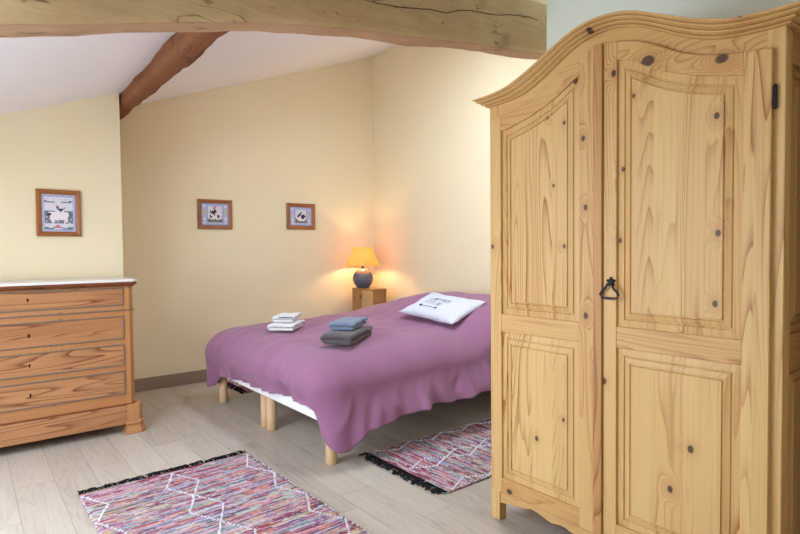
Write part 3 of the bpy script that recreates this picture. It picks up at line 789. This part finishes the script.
def sheep(): return [
 '..........................', '.b.b.bbb.b.bb.b.bb.b.bbb..', '..                      ..', '..  .    .   .    .  .  ..', '..      .         .     ..', '..gg                 ggg..', '..gggggggg     gggggggg ..', '..                      ..',
 '..                      ..', '..         r            ..', '..         rk           ..', '..         kk    k      ..', '..          kkkkk       ..', '..           kkk        ..', '..gggggggg    k  ggggggg..', '..gggwwwwwwwwwwwwwwwgggg..',
 '..ggkkkwwwwwwwwwwwwwwkgg..', '..ggkkkwwwwwwwwwwwwwwkgg..', '..gggkwwwwwwwwwwwwwwwkgg..', '..gwggwwwwwwwwwwwwwwgggg..', '..ggggwwwwwwwwwwwwwwgggg..', '..ggggwwwwwwwwwwwwwwggwg..', '..gggggww g ggggg wwgggg..', '..gwgggww ggwgggg wwgggg..', '..ggggggwggggggggwgggwgg..', '..                      ..', '..   .     rr        .  ..', '..        rrrr          ..', '..ggg   ggrrrrgg    gggg..', '..ggggggg       gggggggg..', '.bb.b.bb..b.bb.bb.b.bbb...', '..........................']
def cow(): return [
 'bbbbbbbbbbbbbbbbbbbbbbbbbb', 'b........................b', 'b.ww.b..............b.ww.b', 'b.ww.b      rr      b.ww.b', 'b....b     kro      b....b', 'b....b      kw      b....b', 'b.yy.b      kk      b.yy.b', 'b.yy.b  k kkkk      b.yy.b',
 'b.yy.b  kkkkkkrw    b.yy.b', 'b.yy.b   kkkkw ww   b.yy.b', 'b.yy.b  wwwkkwwwww  b.yy.b', 'b....b wkwwwrwwkkww b....b', 'b....b wkkwwwwwkkwk b....b', 'b....b  kkwwwwwkkww b....b', 'b.ww.b   wwwwwwww   b.ww.b', 'b.ww.bmmmwmwmmwmwmmmb.ww.b', 'b....bmmmmmmmmmmmmmmb....b', 'b....bmmmmmmmmmmmmmmb....b', 'b.ww................b.ww.b', 'b........................b', 'bbbbbbbbbbbbbbbbbbbbbbbbbb']
def bunny(): return [
 'bbbbbbbbbbbbbbbbbbbbbbbb', 'b......................b', 'b.w..b............b..w.b', 'b.w..b            b..w.b', 'b....b            b....b', 'b.b..b      k     b..b.b', 'b.b..b     kk     b..b.b', 'b.oo.b    kk      b.oo.b',
 'b.oo.b   kkk kkk  b.oo.b', 'b.oo.b  kkkwkkkkk b.oo.b', 'b....b  kkwwkkkkk b....b', 'b....b  wwwwkkkkw b....b', 'b....bm wwwwwkkww b....b', 'b.ww.bmm wwwwwwwwmb.ww.b', 'b.ww.bmmmwwwwwwwmmb.ww.b', 'b....bmmmmmmmmmmmmb....b', 'b....bmmmmmmmmmmmmb....b', 'b.ww..............b.ww.b', 'b......................b', 'bbbbbbbbbbbbbbbbbbbbbbbb']
picture(.570, 1.602, .285, .345, 4.8, .036, 'framed sheep and hen embroidery on the wall above the chest of drawers', sheep)
picture(2.016, 1.685, .352, .296, YB, .037, 'framed cow and hen embroidery, left of the two on the back wall', cow)
picture(2.988, 1.694, .353, .288, YB, .04, 'framed black and white rabbit embroidery nearest the lamp', bunny)

# ------------------------------------------------------------------ rag rugs
def rug(loc, rz, W_, L_, label, m):
    """W_ across, L_ along local -y; the fringed end is at local y=0"""
    o = empty('rag_rug', loc, label, 'rug', 'striped rag rugs', rz)
    bm = bmesh.new(); nx_, ny_ = 40, 60; T = .011; g = []
    for s in (1, 0):
        gg = []
        for j in range(ny_+1):
            row = []
            for i in range(nx_+1):
                u, v = i/nx_, j/ny_; xx = lerp(-W_/2, W_/2, u); yy = -L_*v
                ed = (2*u-1); xx += ed*.006*mn.noise(Vector((v*L_*22, ed, 0))); zz = (T+.003*mn.noise(Vector((xx*7, yy*7, 2)))) if s else .001
                row.append(bm.verts.new((xx, yy, zz)))
            gg.append(row)
        g.append(gg)
    for gg in g:
        for j in range(ny_):
            for i in range(nx_): bm.faces.new((gg[j][i], gg[j][i+1], gg[j+1][i+1], gg[j+1][i]))
    a, b = g
    for j in range(ny_):
        for i in (0, nx_): bm.faces.new((a[j][i], a[j+1][i], b[j+1][i], b[j][i]))
    for i in range(nx_):
        for j in (0, ny_): bm.faces.new((a[j][i], a[j][i+1], b[j][i+1], b[j][i]))
    mesh('rug_weave', bm, m, o, smooth=True)
    # raised white knots: three chains of diamonds (halves at the edges) and both long edges
    bm = bmesh.new(); rr = random.Random(int(W_*1000)); Pd = .366*W_/.94; am = .086*W_/.94
    def nub(x, y, r, rot=0):
        M_ = Matrix.Translation((x, y, T+.001)) @ Matrix.Rotation(rot, 4, 'Z') @ Matrix.Diagonal((1.15, .85, .7, 1))
        bmesh.ops.create_icosphere(bm, subdivisions=1, radius=r, matrix=M_)
    yv = .045
    while yv < L_:
        t = ((yv-.05)/Pd) % 1; tri = 1-abs(2*t-1)
        for c_, sg in ((-W_/2+.012, (1,)), (0, (1, -1)), (W_/2-.008, (-1,))):
            for s in sg: nub(c_+s*am*tri+rr.uniform(-.003, .003), -yv, .0082*rr.uniform(.75, 1.15), rr.uniform(-.5, .5))
        for s in (-1, 1):
            if rr.random() < .55: nub(s*(W_/2-.003), -yv, .006, rr.uniform(-.5, .5))
        yv += .0185
    k = mesh('white_knots', bm, nubM, o, smooth=True); k['kind'] = 'stuff'
    bm = bmesh.new(); xv = -W_/2+.004
    while xv < W_/2:
        a = rr.uniform(-.9, .9); ln = rr.uniform(.045, .075)
        for q in range(3):
            a2 = a+rr.uniform(-.35, .35)
            tube(bm, [(xv+q*.003, -.004, .009), (xv+q*.003+math.sin(a2)*ln*.4, ln*.4, .013+rr.random()*.006), (xv+q*.003+math.sin(a2)*ln, ln*math.cos(a2*.7), .004)], .003, 5)
        xv += rr.uniform(.011, .02)
    k = mesh('fringe', bm, fringeM, o, smooth=True); k['kind'] = 'stuff'; k['label'] = 'black yarn fringe'
    return o
rug((.924, 3.362, 0), R(1.2), .945, 1.75, 'colourful striped rag rug lying in front of the chest of drawers', rugMy)
rug((1.995, 2.487, 0), R(90), .735, 1.45, 'colourful striped rag rug partly hidden behind the wardrobe foot', rugMy)
rug((2.03, 5.14, 0), R(90), .60, 1.45, 'rag rug of which only black fringe shows beyond the bed', rugMy)

# ------------------------------------------------------------------ light
def area(name, loc, rot, sx, sy, e, c, spread=180):
    l = bpy.data.lights.new(name, 'AREA'); l.shape = 'RECTANGLE'; l.size, l.size_y = sx, sy; l.energy = e; l.color = c; l.spread = R(spread)
    o = link(bpy.data.objects.new(name, l)); o.location = loc; o.rotation_euler = rot; return o
day = (.76, .88, 1.0)
area('window_daylight', (XL-.12, 2.5, 1.07), (R(90), 0, R(-90)), 2.0, 1.1, 56, day)
area('window_daylight', (XL-.12, -.35, 1.02), (R(90), 0, R(-90)), 1.1, .95, 9, day)
for (a, b, c, d), e in zip(SKY, (46, 46)):
    area('unseen_roof_light', ((a+b)/2, (c+d)/2, cz((a+b)/2)+.16), (0, -sl, 0), b-a, d-c, e, day)  # the light over the bed is an added fill
w = bpy.data.worlds.new('sky'); bpy.context.scene.world = w; w.use_nodes = True; nt = w.node_tree
sk = nt.nodes.new('ShaderNodeTexSky'); sk.sky_type = 'NISHITA'; sk.sun_disc = False; sk.sun_elevation = R(45); sk.sun_rotation = R(90)
nt.links.new(sk.outputs[0], nt.nodes['Background'].inputs[0]); nt.nodes['Background'].inputs[1].default_value = .25

# ------------------------------------------------------------------ camera
cam = bpy.data.cameras.new('camera'); cam.sensor_width = 36; cam.lens = 36*550.65/800; cam.clip_start = .05
co = link(bpy.data.objects.new('camera', cam)); co.location = (0, 0, 1.3)
ya, pi2, ro = R(38.4623), R(-1.69986), R(-.52419)
f = Vector((math.sin(ya)*math.cos(pi2), math.cos(ya)*math.cos(pi2), math.sin(pi2))); r = Vector((math.cos(ya), -math.sin(ya), 0)); u = r.cross(f)
r2 = r*math.cos(ro)+u*math.sin(ro); u2 = u*math.cos(ro)-r*math.sin(ro)
co.rotation_euler = Matrix((r2, u2, -f)).transposed().to_euler()
sc = bpy.context.scene; sc.camera = co
sc.view_settings.view_transform = 'Standard'; sc.view_settings.look = 'None'; sc.view_settings.exposure = 0.75; sc.view_settings.gamma = 1
sc.cycles.max_bounces = 10; sc.cycles.diffuse_bounces = 7; sc.cycles.sample_clamp_indirect = 6
